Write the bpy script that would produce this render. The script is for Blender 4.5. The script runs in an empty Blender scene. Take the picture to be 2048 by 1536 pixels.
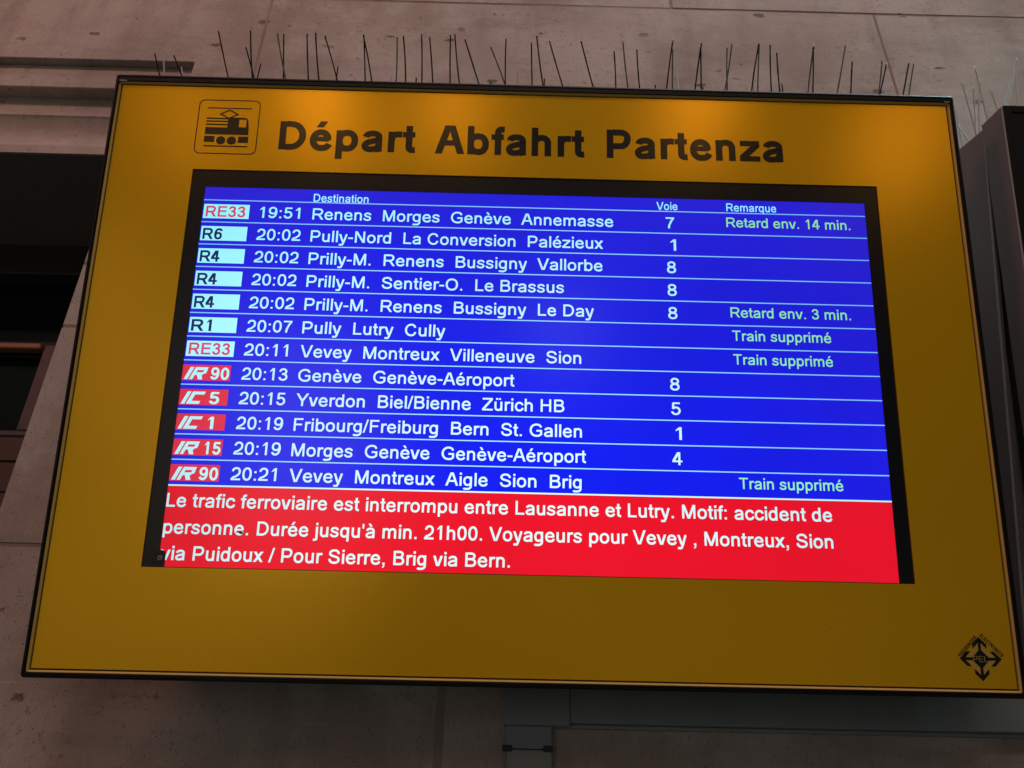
import bpy, bmesh, math, random
from mathutils import Matrix, Vector, Euler
random.seed(7)
R = math.radians
scene = bpy.context.scene
col = scene.collection

# ------------------------------------------------------------------ camera
cam = bpy.data.cameras.new('camera')
cam.sensor_width = 36.0
cam.lens = 1650.0 / 2048.0 * 36.0
cam.clip_start = 0.02
cam.clip_end = 200
camo = bpy.data.objects.new('camera', cam)
col.objects.link(camo)
camo.matrix_world = Matrix((
    (0.9996898, -0.0239808, -0.0067236, 0.0),
    (-0.0176595, -0.4921527, -0.8703297, 0.0),
    (0.0175621, 0.8701785, -0.4924236, 1.6),
    (0, 0, 0, 1)))
# columns above are right / up / back of the hand-held camera, tilted 29.5 degrees up
scene.camera = camo

# ------------------------------------------------------------------ world (night, under a platform roof)
world = bpy.data.worlds.new('World')
scene.world = world
world.use_nodes = True
bg = world.node_tree.nodes['Background']
bg.inputs['Color'].default_value = (1.0, 1.0, 0.86, 1)
bg.inputs['Strength'].default_value = 0.055

vs = scene.view_settings
vs.view_transform = 'Standard'
vs.look = 'None'
vs.exposure = 0.0
vs.gamma = 1.0

SLOC = Vector((0.03877, 1.04231, 2.20797))     # middle of the board's face
TILT = R(105.081)                              # the face leans 15 degrees towards the platform
SMAT = Matrix.Translation(SLOC) @ Matrix.Rotation(TILT, 4, 'X')
WALL = 1.32                                    # wall plane (y)


def aim(o, target):
    d = Vector(target) - o.location
    o.rotation_euler = d.to_track_quat('-Z', 'Y').to_euler()


def area(name, loc, target, sx, sy, power, colr, spread=180, shape='RECTANGLE'):
    l = bpy.data.lights.new(name, 'AREA')
    l.shape = shape
    l.size = sx
    l.size_y = sy
    l.energy = power
    l.color = colr
    l.spread = R(spread)
    o = bpy.data.objects.new(name, l)
    col.objects.link(o)
    o.location = loc
    aim(o, target)
    return o


# overhead platform lighting: warm pinkish to the left, cooler to the right
area('platform_lamp_warm', (-2.7, -0.7, 4.6), (-0.9, 1.3, 3.0), 1.0, 0.5, 20, (1.0, 0.34, 0.28))
area('platform_lamp_cool', (1.2, 0.1, 5.2), (1.2, 1.3, 3.1), 1.2, 0.4, 17, (0.90, 0.95, 1.0))
area('platform_lamp_centre', (0.1, -2.2, 5.6), (0.0, 1.2, 2.3), 1.6, 0.5, 38, (1.0, 0.765, 0.68))
area('platform_lamp_over', (-0.5, 0.1, 5.4), (-0.3, 1.3, 3.2), 1.6, 0.3, 4, (1.0, 0.75, 0.66))
area('platform_lamp_side', (2.1, 0.65, 4.7), (0.90, 1.00, 2.60), 0.4, 0.3, 1.6, (0.55, 0.95, 1.0), spread=26)
# lamps across the platform, seen as soft reflections in the board's satin face
for (px, py, pz), (dx, dy, dz), pw, sz in (
        ((-0.506, 0.937, 2.600), (-0.3466, -0.8984, 0.2697), 0.17, 0.45),
        ((-0.307, 0.929, 2.627), (-0.2165, -0.9300, 0.2969), 0.38, 0.30),
        ((-0.097, 0.929, 2.629), (-0.0694, -0.9500, 0.3044), 0.25, 0.30),
        ((0.295, 0.924, 2.649), (0.2067, -0.9280, 0.3101), 0.36, 0.35),
        ((0.616, 0.937, 2.597), (0.4103, -0.8739, 0.2607), 0.31, 0.50)):
    loc = Vector((px, py, pz)) + Vector((dx, dy, dz)) * 6.0
    area('far_platform_lamp', loc, (px, py, pz), sz, sz * 2.2, pw, (1.0, 0.50, 0.10), spread=60, shape='ELLIPSE')
for (px, py, pz), (dx, dy, dz), pw, sx, sy, c in (
        ((-0.587, 1.033, 2.242), (-0.4347, -0.9002, 0.0269), 0.15, 0.5, 1.9, (1.0, 0.72, 0.50)),
        ((0.078, 1.027, 2.266), (0.0632, -0.9968, 0.0491), 0.30, 0.45, 0.6, (0.80, 0.85, 1.0)),
        ((-0.295, 1.064, 2.126), (-0.2409, -0.9684, -0.0652), 1.05, 1.2, 1.6, (0.95, 0.80, 0.85)),
        ((-0.560, 1.120, 1.900), (-0.3600, -0.9000, -0.2300), 0.42, 3.2, 1.8, (1.0, 0.78, 0.40)),  # broad low fill, added to brighten the lower left of the yellow face
        ((0.300, 1.120, 1.900), (0.1800, -0.9300, -0.3000), 0.16, 4.0, 1.5, (1.0, 0.82, 0.42))):  # second added low fill for the rest of the face's lower part
    loc = Vector((px, py, pz)) + Vector((dx, dy, dz)) * 6.0
    area('far_glow_and_fill', loc, (px, py, pz), sx, sy, pw, c, spread=60)


# ------------------------------------------------------------------ helpers
def tag(o, label=None, cat=None, group=None, kind=None):
    if label: o['label'] = label
    if cat: o['category'] = cat
    if group: o['group'] = group
    if kind: o['kind'] = kind
    return o


def empty(name, mat=None):
    o = bpy.data.objects.new(name, None)
    o.empty_display_size = 0.05
    col.objects.link(o)
    if mat is not None:
        o.matrix_world = mat
    return o


def link(name, bm, mat, parent=None, smooth=False):
    me = bpy.data.meshes.new(name)
    bm.to_mesh(me)
    bm.free()
    if smooth:
        for p in me.polygons: p.use_smooth = True
    if mat is not None: me.materials.append(mat)
    o = bpy.data.objects.new(name, me)
    col.objects.link(o)
    if parent is not None: o.parent = parent
    return o


def box(bm, x0, x1, y0, y1, z0, z1, bev=0.0, seg=2):
    m = Matrix.Translation(((x0 + x1) / 2, (y0 + y1) / 2, (z0 + z1) / 2)) @ Matrix.Diagonal((x1 - x0, y1 - y0, z1 - z0, 1))
    r = bmesh.ops.create_cube(bm, size=1, matrix=m)
    if bev:
        es = list({e for v in r['verts'] for e in v.link_edges})
        bmesh.ops.bevel(bm, geom=es, offset=bev, segments=seg, affect='EDGES', profile=0.5)
    return bm


def nbox(*a, **k):
    return box(bmesh.new(), *a, **k)


def tube(bm, p0, p1, r0, r1=None, n=7):
    r1 = r0 if r1 is None else r1
    p0, p1 = Vector(p0), Vector(p1)
    q = (p1 - p0).to_track_quat('Z', 'Y')
    a, b = [], []
    for i in range(n):
        t = 2 * math.pi * i / n
        c = Vector((math.cos(t), math.sin(t), 0))
        a.append(bm.verts.new(p0 + q @ (c * r0)))
        b.append(bm.verts.new(p1 + q @ (c * r1)))
    for i in range(n):
        j = (i + 1) % n
        bm.faces.new((a[i], a[j], b[j], b[i]))
    bm.faces.new(a[::-1]); bm.faces.new(b)
    return bm


def loft_frame(bm, profile, x0, x1, y0, y1):
    """sweep a profile [(inset, z)] around a rectangle (mitred corners)"""
    rings = []
    for ins, z in profile:
        rings.append([bm.verts.new(c) for c in ((x0 + ins, y0 + ins, z), (x1 - ins, y0 + ins, z), (x1 - ins, y1 - ins, z), (x0 + ins, y1 - ins, z))])
    n = len(rings)
    for k in range(n):
        a, b = rings[k], rings[(k + 1) % n]
        for i in range(4):
            j = (i + 1) % 4
            bm.faces.new((a[i], a[j], b[j], b[i]))
    bmesh.ops.recalc_face_normals(bm, faces=bm.faces)
    return bm


# ------------------------------------------------------------------ materials
def mat(name):
    m = bpy.data.materials.new(name)
    m.use_nodes = True
    return m, m.node_tree.nodes, m.node_tree.links, m.node_tree.nodes['Principled BSDF']


def simple(name, c, rough=0.5, metal=0.0, coat=0.0, coat_rough=0.2, noise=0.0, scale=60.0, bump=0.0, spec=0.5):
    m, N, L, b = mat(name)
    b.inputs['Base Color'].default_value = (*c, 1)
    b.inputs['Roughness'].default_value = rough
    b.inputs['Metallic'].default_value = metal
    b.inputs['Coat Weight'].default_value = coat
    b.inputs['Coat Roughness'].default_value = coat_rough
    b.inputs['Specular IOR Level'].default_value = spec
    if noise or bump:
        tc = N.new('ShaderNodeTexCoord')
        n = N.new('ShaderNodeTexNoise')
        n.inputs['Scale'].default_value = scale
        n.inputs['Detail'].default_value = 8
        n.inputs['Roughness'].default_value = 0.65
        L.new(tc.outputs['Object'], n.inputs['Vector'])
        if noise:
            mx = N.new('ShaderNodeMix'); mx.data_type = 'RGBA'
            mx.inputs[6].default_value = (*[v * (1 - noise) for v in c], 1)
            mx.inputs[7].default_value = (*[min(1, v * (1 + noise)) for v in c], 1)
            L.new(n.outputs['Fac'], mx.inputs[0])
            L.new(mx.outputs[2], b.inputs['Base Color'])
            mr = N.new('ShaderNodeMapRange')
            mr.inputs['From Min'].default_value = 0.3; mr.inputs['From Max'].default_value = 0.7
            mr.inputs['To Min'].default_value = max(0.02, rough - 0.06); mr.inputs['To Max'].default_value = rough + 0.08
            L.new(n.outputs['Fac'], mr.inputs['Value']); L.new(mr.outputs['Result'], b.inputs['Roughness'])
        if bump:
            bp = N.new('ShaderNodeBump'); bp.inputs['Strength'].default_value = bump; bp.inputs['Distance'].default_value = 0.001
            L.new(n.outputs['Fac'], bp.inputs['Height']); L.new(bp.outputs['Normal'], b.inputs['Normal'])
    return m


def stone_material(name, tooled=False):
    m, N, L, b = mat(name)
    tc = N.new('ShaderNodeTexCoord')
    P = tc.outputs['Object']

    def noise(scale, detail=6, rough=0.6, vec=P):
        n = N.new('ShaderNodeTexNoise')
        n.inputs['Scale'].default_value = scale; n.inputs['Detail'].default_value = detail; n.inputs['Roughness'].default_value = rough
        L.new(vec, n.inputs['Vector']); return n.outputs['Fac']

    def ramp(v, a, b_, lo=0.0, hi=1.0):
        r = N.new('ShaderNodeMapRange'); r.inputs['From Min'].default_value = a; r.inputs['From Max'].default_value = b_
        r.inputs['To Min'].default_value = lo; r.inputs['To Max'].default_value = hi
        L.new(v, r.inputs['Value']); return r.outputs['Result']

    def mixc(f, a, b_):
        x = N.new('ShaderNodeMix'); x.data_type = 'RGBA'
        L.new(f, x.inputs[0])
        for s, v in ((6, a), (7, b_)):
            if isinstance(v, tuple): x.inputs[s].default_value = (*v, 1)
            else: L.new(v, x.inputs[s])
        return x.outputs[2]

    def math_(op, a, b_):
        x = N.new('ShaderNodeMath'); x.operation = op
        for s, v in ((0, a), (1, b_)):
            if isinstance(v, (int, float)): x.inputs[s].default_value = v
            else: L.new(v, x.inputs[s])
        return x.outputs[0]

    big = noise(2.2, 5, 0.55)
    c = mixc(ramp(big, 0.36, 0.64), (0.36, 0.290, 0.262), (0.52, 0.450, 0.420))
    # weathering: soft streaks running down the wall
    mp = N.new('ShaderNodeMapping'); mp.inputs['Scale'].default_value = (7.0, 7.0, 1.1); L.new(P, mp.inputs['Vector'])
    st = noise(1.6, 6, 0.6, mp.outputs['Vector'])
    c = mixc(ramp(st, 0.50, 0.72, 0, 0.55), c, (0.25, 0.20, 0.175))
    cloud = noise(9.0, 7, 0.62)
    c = mixc(ramp(cloud, 0.50, 0.66, 0, 0.7), c, (0.50, 0.455, 0.42))
    # fine sand grain
    fine = noise(420.0, 3, 0.7)
    c = mixc(ramp(fine, 0.35, 0.65, 0.0, 0.35), c, (0.27, 0.225, 0.20))
    # pits: small dark holes, only here and there
    v = N.new('ShaderNodeTexVoronoi'); v.feature = 'F1'; v.inputs['Scale'].default_value = 24.0; L.new(P, v.inputs['Vector'])
    patch = ramp(noise(3.7, 3), 0.45, 0.62)
    rnd = N.new('ShaderNodeSeparateColor'); L.new(v.outputs['Color'], rnd.inputs['Color'])
    keep = ramp(rnd.outputs[0], 0.62, 0.90)
    warp = ramp(noise(120.0, 3), 0.3, 0.7, -0.07, 0.07)
    dist = math_('ADD', v.outputs['Distance'], warp)
    pit = math_('MULTIPLY', ramp(dist, 0.05, 0.13, 1, 0), keep)
    pit = math_('MULTIPLY', pit, ramp(patch, 0, 1, 0.15, 1.0))
    c = mixc(math_('MULTIPLY', pit, 0.8), c, (0.10, 0.070, 0.055))
    v2 = N.new('ShaderNodeTexVoronoi'); v2.inputs['Scale'].default_value = 150.0; L.new(P, v2.inputs['Vector'])
    rnd2 = N.new('ShaderNodeSeparateColor'); L.new(v2.outputs['Color'], rnd2.inputs['Color'])
    pin = math_('MULTIPLY', ramp(v2.outputs['Distance'], 0.10, 0.28, 1, 0), ramp(rnd2.outputs[1], 0.88, 0.97))
    c = mixc(math_('MULTIPLY', pin, 0.5), c, (0.12, 0.085, 0.07))
    # larger chips, stretched and rare
    mp3 = N.new('ShaderNodeMapping'); mp3.inputs['Scale'].default_value = (6.0, 6.0, 11.0); mp3.inputs['Rotation'].default_value = (0, R(-14), 0); L.new(P, mp3.inputs['Vector'])
    v3 = N.new('ShaderNodeTexVoronoi'); v3.inputs['Scale'].default_value = 1.6; L.new(mp3.outputs['Vector'], v3.inputs['Vector'])
    rnd3 = N.new('ShaderNodeSeparateColor'); L.new(v3.outputs['Color'], rnd3.inputs['Color'])
    d3 = math_('ADD', v3.outputs['Distance'], ramp(noise(55.0, 4, 0.7), 0.3, 0.7, -0.09, 0.09))
    chip = math_('MULTIPLY', ramp(d3, 0.07, 0.13, 1, 0), ramp(rnd3.outputs[2], 0.45, 0.6))
    c = mixc(math_('MULTIPLY', chip, 0.75), c, (0.13, 0.085, 0.065))
    # rusty speckle in patches
    rs = math_('MULTIPLY', ramp(noise(75.0, 4, 0.75), 0.56, 0.66), ramp(noise(4.3, 4), 0.48, 0.60, 0.05, 0.75))
    c = mixc(rs, c, (0.225, 0.135, 0.105))
    # grime bleeding along the courses
    mp4 = N.new('ShaderNodeMapping'); mp4.inputs['Scale'].default_value = (1.2, 1.2, 5.0); L.new(P, mp4.inputs['Vector'])
    gr = ramp(noise(2.4, 7, 0.68, mp4.outputs['Vector']), 0.50, 0.68, 0, 0.5)
    c = mixc(gr, c, (0.235, 0.205, 0.185))
    # pale scratches
    mp2 = N.new('ShaderNodeMapping'); mp2.inputs['Rotation'].default_value = (0, R(24), 0); mp2.inputs['Scale'].default_value = (4, 4, 60); L.new(P, mp2.inputs['Vector'])
    sc = noise(1.3, 2, 0.5, mp2.outputs['Vector'])
    c = mixc(math_('MULTIPLY', ramp(sc, 0.70, 0.735, 0, 1), ramp(noise(5.5, 2), 0.56, 0.62, 0, 0.35)), c, (0.56, 0.51, 0.47))
    L.new(c, b.inputs['Base Color'])
    b.inputs['Roughness'].default_value = 0.88
    b.inputs['Specular IOR Level'].default_value = 0.25
    h = math_('ADD', math_('MULTIPLY', cloud, 0.9), math_('MULTIPLY', fine, 0.16))
    h = math_('SUBTRACT', h, math_('MULTIPLY', pit, 0.9))
    h = math_('SUBTRACT', h, math_('MULTIPLY', pin, 0.35))
    h = math_('SUBTRACT', h, math_('MULTIPLY', chip, 1.1))
    if tooled:
        w = N.new('ShaderNodeTexWave'); w.wave_type = 'BANDS'; w.bands_direction = 'X'
        w.inputs['Scale'].default_value = 95.0; w.inputs['Distortion'].default_value = 1.2; w.inputs['Detail'].default_value = 2
        L.new(P, w.inputs['Vector'])
        h = math_('ADD', h, math_('MULTIPLY', w.outputs['Fac'], 0.14))
    bp = N.new('ShaderNodeBump'); bp.inputs['Strength'].default_value = 0.75; bp.inputs['Distance'].default_value = 0.004
    L.new(h, bp.inputs['Height']); L.new(bp.outputs['Normal'], b.inputs['Normal'])
    return m


M = {}
M['stone'] = stone_material('wall_stone')
M['stone_tooled'] = stone_material('wall_stone_tooled', True)
M['mortar'] = simple('joint_mortar', (0.20, 0.125, 0.10), 0.9, noise=0.3, scale=40, bump=0.5)
_n = M['mortar'].node_tree.nodes; _l = M['mortar'].node_tree.links
_no = _n.new('ShaderNodeTexNoise'); _no.inputs['Scale'].default_value = 3.1; _no.inputs['Detail'].default_value = 4
_tc = _n.new('ShaderNodeTexCoord'); _l.new(_tc.outputs['Object'], _no.inputs['Vector'])
_r = _n.new('ShaderNodeValToRGB'); _l.new(_no.outputs['Fac'], _r.inputs['Fac'])
_r.color_ramp.elements[0].position = 0.38; _r.color_ramp.elements[0].color = (0.17, 0.095, 0.075, 1)
_r.color_ramp.elements[1].position = 0.62; _r.color_ramp.elements[1].color = (0.33, 0.27, 0.24, 1)
_l.new(_r.outputs['Color'], _n['Principled BSDF'].inputs['Base Color'])
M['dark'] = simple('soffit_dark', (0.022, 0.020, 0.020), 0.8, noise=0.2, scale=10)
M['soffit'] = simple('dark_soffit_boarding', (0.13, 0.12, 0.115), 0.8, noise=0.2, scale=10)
M['wood'] = simple('varnished_wood', (0.048, 0.024, 0.019), 0.5, noise=0.35, scale=14)
M['bead_glint'] = simple('orange_glint_bead', (0.22, 0.085, 0.038), 0.4)  # warm lamp glint painted in as an orange base colour
M['frame_grey'] = simple('painted_window_frame', (0.060, 0.046, 0.050), 0.5, noise=0.2, scale=25)
M['window_glass'] = simple('dark_window_glass', (0.004, 0.006, 0.006), 0.06)
M['black'] = simple('black_powder_coat', (0.006, 0.005, 0.006), 0.42, noise=0.3, scale=300, bump=0.15, spec=0.3)
M['bezel'] = simple('black_glass_border', (0.004, 0.004, 0.010), 0.26, coat=0.22, coat_rough=0.19, spec=0.35)
M['print'] = simple('black_print', (0.006, 0.004, 0.007), 0.24, coat=0.45, coat_rough=0.19, spec=0.35)
M['trim'] = simple('pale_yellow_edge', (0.62, 0.43, 0.12), 0.6, spec=0.25, noise=0.15, scale=40)
M['groove'] = simple('dark_groove', (0.09, 0.052, 0.003), 0.8)
M['grey_metal'] = simple('grey_painted_steel', (0.19, 0.19, 0.21), 0.5, noise=0.18, scale=30, bump=0.1)
M['grey_metal_light'] = simple('grey_steel_edge', (0.42, 0.42, 0.44), 0.45, noise=0.1, scale=30)
M['navy'] = simple('dark_display_glass', (0.003, 0.003, 0.010), 0.15, coat=0.5, coat_rough=0.1)
M['trunk'] = simple('painted_cable_trunking', (0.21, 0.25, 0.26), 0.5, noise=0.28, scale=9, bump=0.1)
M['clip'] = simple('dark_clip', (0.02, 0.02, 0.022), 0.6)
M['wire'] = simple('weathered_spike_wire', (0.010, 0.008, 0.008), 0.75, noise=0.5, scale=500, bump=0.4, spec=0.12)
M['wire_mid'] = simple('worn_spike_wire', (0.055, 0.052, 0.052), 0.6, noise=0.6, scale=400, bump=0.4)
M['wire_pale'] = simple('dusty_spike_wire', (0.48, 0.48, 0.46), 0.7, noise=0.4, scale=500, bump=0.5)
M['wire_teal_lit'] = simple('teal_lit_spike_wire', (0.58, 0.80, 0.80), 0.7, noise=0.4, scale=500, bump=0.5)  # cool teal lamplight put into the wire's own colour
M['dust'] = simple('grey_dust', (0.70, 0.72, 0.71), 0.95, noise=0.3, scale=600, bump=0.6)
M['strip'] = simple('spike_strip_plastic', (0.12, 0.12, 0.12), 0.6)
M['screw'] = simple('steel_screw', (0.30, 0.30, 0.31), 0.4, metal=0.7)
M['insect'] = simple('insect_body', (0.015, 0.012, 0.03), 0.5)
M['insect_pale'] = simple('insect_wing', (0.55, 0.55, 0.62), 0.5)
M['pale_patch'] = simple('pale_yellow_label', (0.62, 0.40, 0.05), 0.42, coat=0.4, coat_rough=0.33)


def yellow_material():
    m, N, L, b = mat('yellow_satin_panel')
    tc = N.new('ShaderNodeTexCoord')
    n = N.new('ShaderNodeTexNoise'); n.inputs['Scale'].default_value = 3.0; n.inputs['Detail'].default_value = 6
    L.new(tc.outputs['Object'], n.inputs['Vector'])
    g = N.new('ShaderNodeTexNoise'); g.inputs['Scale'].default_value = 700; g.inputs['Detail'].default_value = 2
    L.new(tc.outputs['Object'], g.inputs['Vector'])
    mx = N.new('ShaderNodeMix'); mx.data_type = 'RGBA'
    mx.inputs[6].default_value = (0.88, 0.492, 0.0005, 1)
    mx.inputs[7].default_value = (0.94, 0.545, 0.001, 1)
    L.new(n.outputs['Fac'], mx.inputs[0])
    L.new(mx.outputs[2], b.inputs['Base Color'])
    sp = N.new('ShaderNodeTexNoise'); sp.inputs['Scale'].default_value = 260; sp.inputs['Detail'].default_value = 3
    L.new(tc.outputs['Object'], sp.inputs['Vector'])
    sr = N.new('ShaderNodeMapRange'); sr.inputs['From Min'].default_value = 0.66; sr.inputs['From Max'].default_value = 0.76; sr.inputs['To Max'].default_value = 0.45
    L.new(sp.outputs['Fac'], sr.inputs['Value'])
    m2 = N.new('ShaderNodeMix'); m2.data_type = 'RGBA'; m2.inputs[7].default_value = (0.22, 0.13, 0.03, 1)
    L.new(sr.outputs['Result'], m2.inputs[0]); L.new(mx.outputs[2], m2.inputs[6]); L.new(m2.outputs[2], b.inputs['Base Color'])
    b.inputs['Metallic'].default_value = 0.42
    mr = N.new('ShaderNodeMapRange'); mr.inputs['To Min'].default_value = 0.205; mr.inputs['To Max'].default_value = 0.235
    L.new(n.outputs['Fac'], mr.inputs['Value']); L.new(mr.outputs['Result'], b.inputs['Roughness'])
    b.inputs['Coat Weight'].default_value = 0.28
    b.inputs['Specular IOR Level'].default_value = 0.3
    b.inputs['Coat Roughness'].default_value = 0.19
    bp = N.new('ShaderNodeBump'); bp.inputs['Strength'].default_value = 0.04; bp.inputs['Distance'].default_value = 0.0005
    L.new(g.outputs['Fac'], bp.inputs['Height']); L.new(bp.outputs['Normal'], b.inputs['Normal'])
    return m


M['yellow'] = yellow_material()


def lcd(name, steep, straight, strength=1.0, glass=0.26):
    """LCD light: its tint shifts a little with the viewing angle, under a satin cover"""
    m, N, L, b = mat(name)
    b.inputs['Base Color'].default_value = (0.002, 0.002, 0.003, 1)
    b.inputs['Specular IOR Level'].default_value = 0.35
    b.inputs['Roughness'].default_value = 0.26
    b.inputs['Coat Weight'].default_value = glass
    b.inputs['Coat Roughness'].default_value = 0.19
    lw = N.new('ShaderNodeLayerWeight'); lw.inputs['Blend'].default_value = 0.5
    mr = N.new('ShaderNodeMapRange'); mr.inputs['From Min'].default_value = 0.02; mr.inputs['From Max'].default_value = 0.17
    L.new(lw.outputs['Facing'], mr.inputs['Value'])
    mx = N.new('ShaderNodeMix'); mx.data_type = 'RGBA'
    mx.inputs[6].default_value = (*straight, 1); mx.inputs[7].default_value = (*steep, 1)
    L.new(mr.outputs['Result'], mx.inputs[0]); L.new(mx.outputs[2], b.inputs['Emission Color'])
    tc = N.new('ShaderNodeTexCoord'); nz = N.new('ShaderNodeTexNoise'); nz.inputs['Scale'].default_value = 2.6; nz.inputs['Detail'].default_value = 3
    L.new(tc.outputs['Object'], nz.inputs['Vector'])
    ms = N.new('ShaderNodeMapRange'); ms.inputs['From Min'].default_value = 0.3; ms.inputs['From Max'].default_value = 0.7
    ms.inputs['To Min'].default_value = strength * 0.90; ms.inputs['To Max'].default_value = strength * 1.10
    L.new(nz.outputs['Fac'], ms.inputs['Value']); L.new(ms.outputs['Result'], b.inputs['Emission Strength'])
    return m


M['blue'] = lcd('lcd_blue', (0.016, 0.010, 0.58), (0.003, 0.010, 0.86))
M['red'] = lcd('lcd_red', (0.66, 0.005, 0.022), (0.82, 0.004, 0.020))
M['txt'] = lcd('lcd_white', (0.20, 0.78, 0.98), (0.70, 0.97, 1.0))
M['line'] = lcd('lcd_rule', (0.14, 0.38, 0.90), (0.38, 0.80, 1.0))
M['green'] = lcd('lcd_green', (0.26, 0.68, 0.30), (0.34, 0.95, 0.52))
M['badge_white'] = lcd('lcd_badge_white', (0.25, 0.86, 0.99), (0.55, 0.97, 1.0))
M['badge_red'] = lcd('lcd_badge_red', (0.66, 0.028, 0.07), (0.76, 0.024, 0.05))
M['txt_red'] = lcd('lcd_text_red', (0.66, 0.035, 0.11), (0.70, 0.05, 0.22))
M['txt_navy'] = lcd('lcd_text_navy', (0.004, 0.012, 0.10), (0.006, 0.02, 0.14))


# ------------------------------------------------------------------ lettering: grotesque letters drawn as strokes
CAP, XH = 716.0, 519.0


def bez(p0, a0, p1, a1, n=7, k=0.57):
    d0 = Vector((math.cos(R(a0)), math.sin(R(a0)))); d1 = Vector((math.cos(R(a1)), math.sin(R(a1))))
    p0, p1 = Vector(p0), Vector(p1); d = p1 - p0
    h0 = max(abs(d.dot(d0)) * k, d.length * 0.22); h1 = max(abs(d.dot(d1)) * k, d.length * 0.22)
    c0, c1 = p0 + d0 * h0, p1 - d1 * h1
    out = []
    for i in range(1, n + 1):
        t = i / n; u = 1 - t
        out.append(p0 * u ** 3 + c0 * 3 * u * u * t + c1 * 3 * u * t * t + p1 * t ** 3)
    return out


def path(nodes):
    pts = [Vector(nodes[0][:2])]
    for a, b in zip(nodes, nodes[1:]):
        if len(a) > 2 and len(b) > 2: pts += bez(a[:2], a[2], b[:2], b[2])
        else: pts.append(Vector(b[:2]))
    return pts


def strip(pts, w, closed=False):
    n = len(pts); L_, R_ = [], []
    for i in range(n):
        if closed: a, b = pts[i - 1], pts[(i + 1) % n]
        else: a, b = pts[max(i - 1, 0)], pts[min(i + 1, n - 1)]
        d1 = (pts[i] - a); d2 = (b - pts[i])
        if d1.length < 1e-6: d1 = d2
        if d2.length < 1e-6: d2 = d1
        d1 = d1.normalized(); d2 = d2.normalized()
        n1 = Vector((-d1.y, d1.x)); n2 = Vector((-d2.y, d2.x)); nn = n1 + n2
        if nn.length < 1e-3: nn = n1
        nn = nn.normalized(); s = min(1.0 / max(nn.dot(n1), 0.35), 2.4)
        L_.append(pts[i] + nn * (w / 2 * s)); R_.append(pts[i] - nn * (w / 2 * s))
    q = []
    for i in range(n if closed else n - 1):
        j = (i + 1) % n
        q.append([R_[i], R_[j], L_[j], L_[i]])
    return q


def ell(cx, cy, rx, ry, n=28, e=2.25):
    out = []
    for i in range(n):
        t = 2 * math.pi * i / n; c, s = math.cos(t), math.sin(t)
        out.append(Vector((cx + rx * math.copysign(abs(c) ** (2 / e), c), cy + ry * math.copysign(abs(s) ** (2 / e), s))))
    return out


def rect(x0, x1, y0, y1): return [[Vector((x0, y0)), Vector((x1, y0)), Vector((x1, y1)), Vector((x0, y1))]]


def diag(xa, ya, xb, yb, hw):
    return [[Vector((xa - hw / 2, ya)), Vector((xa + hw / 2, ya)), Vector((xb + hw / 2, yb)), Vector((xb - hw / 2, yb))]]


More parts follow.
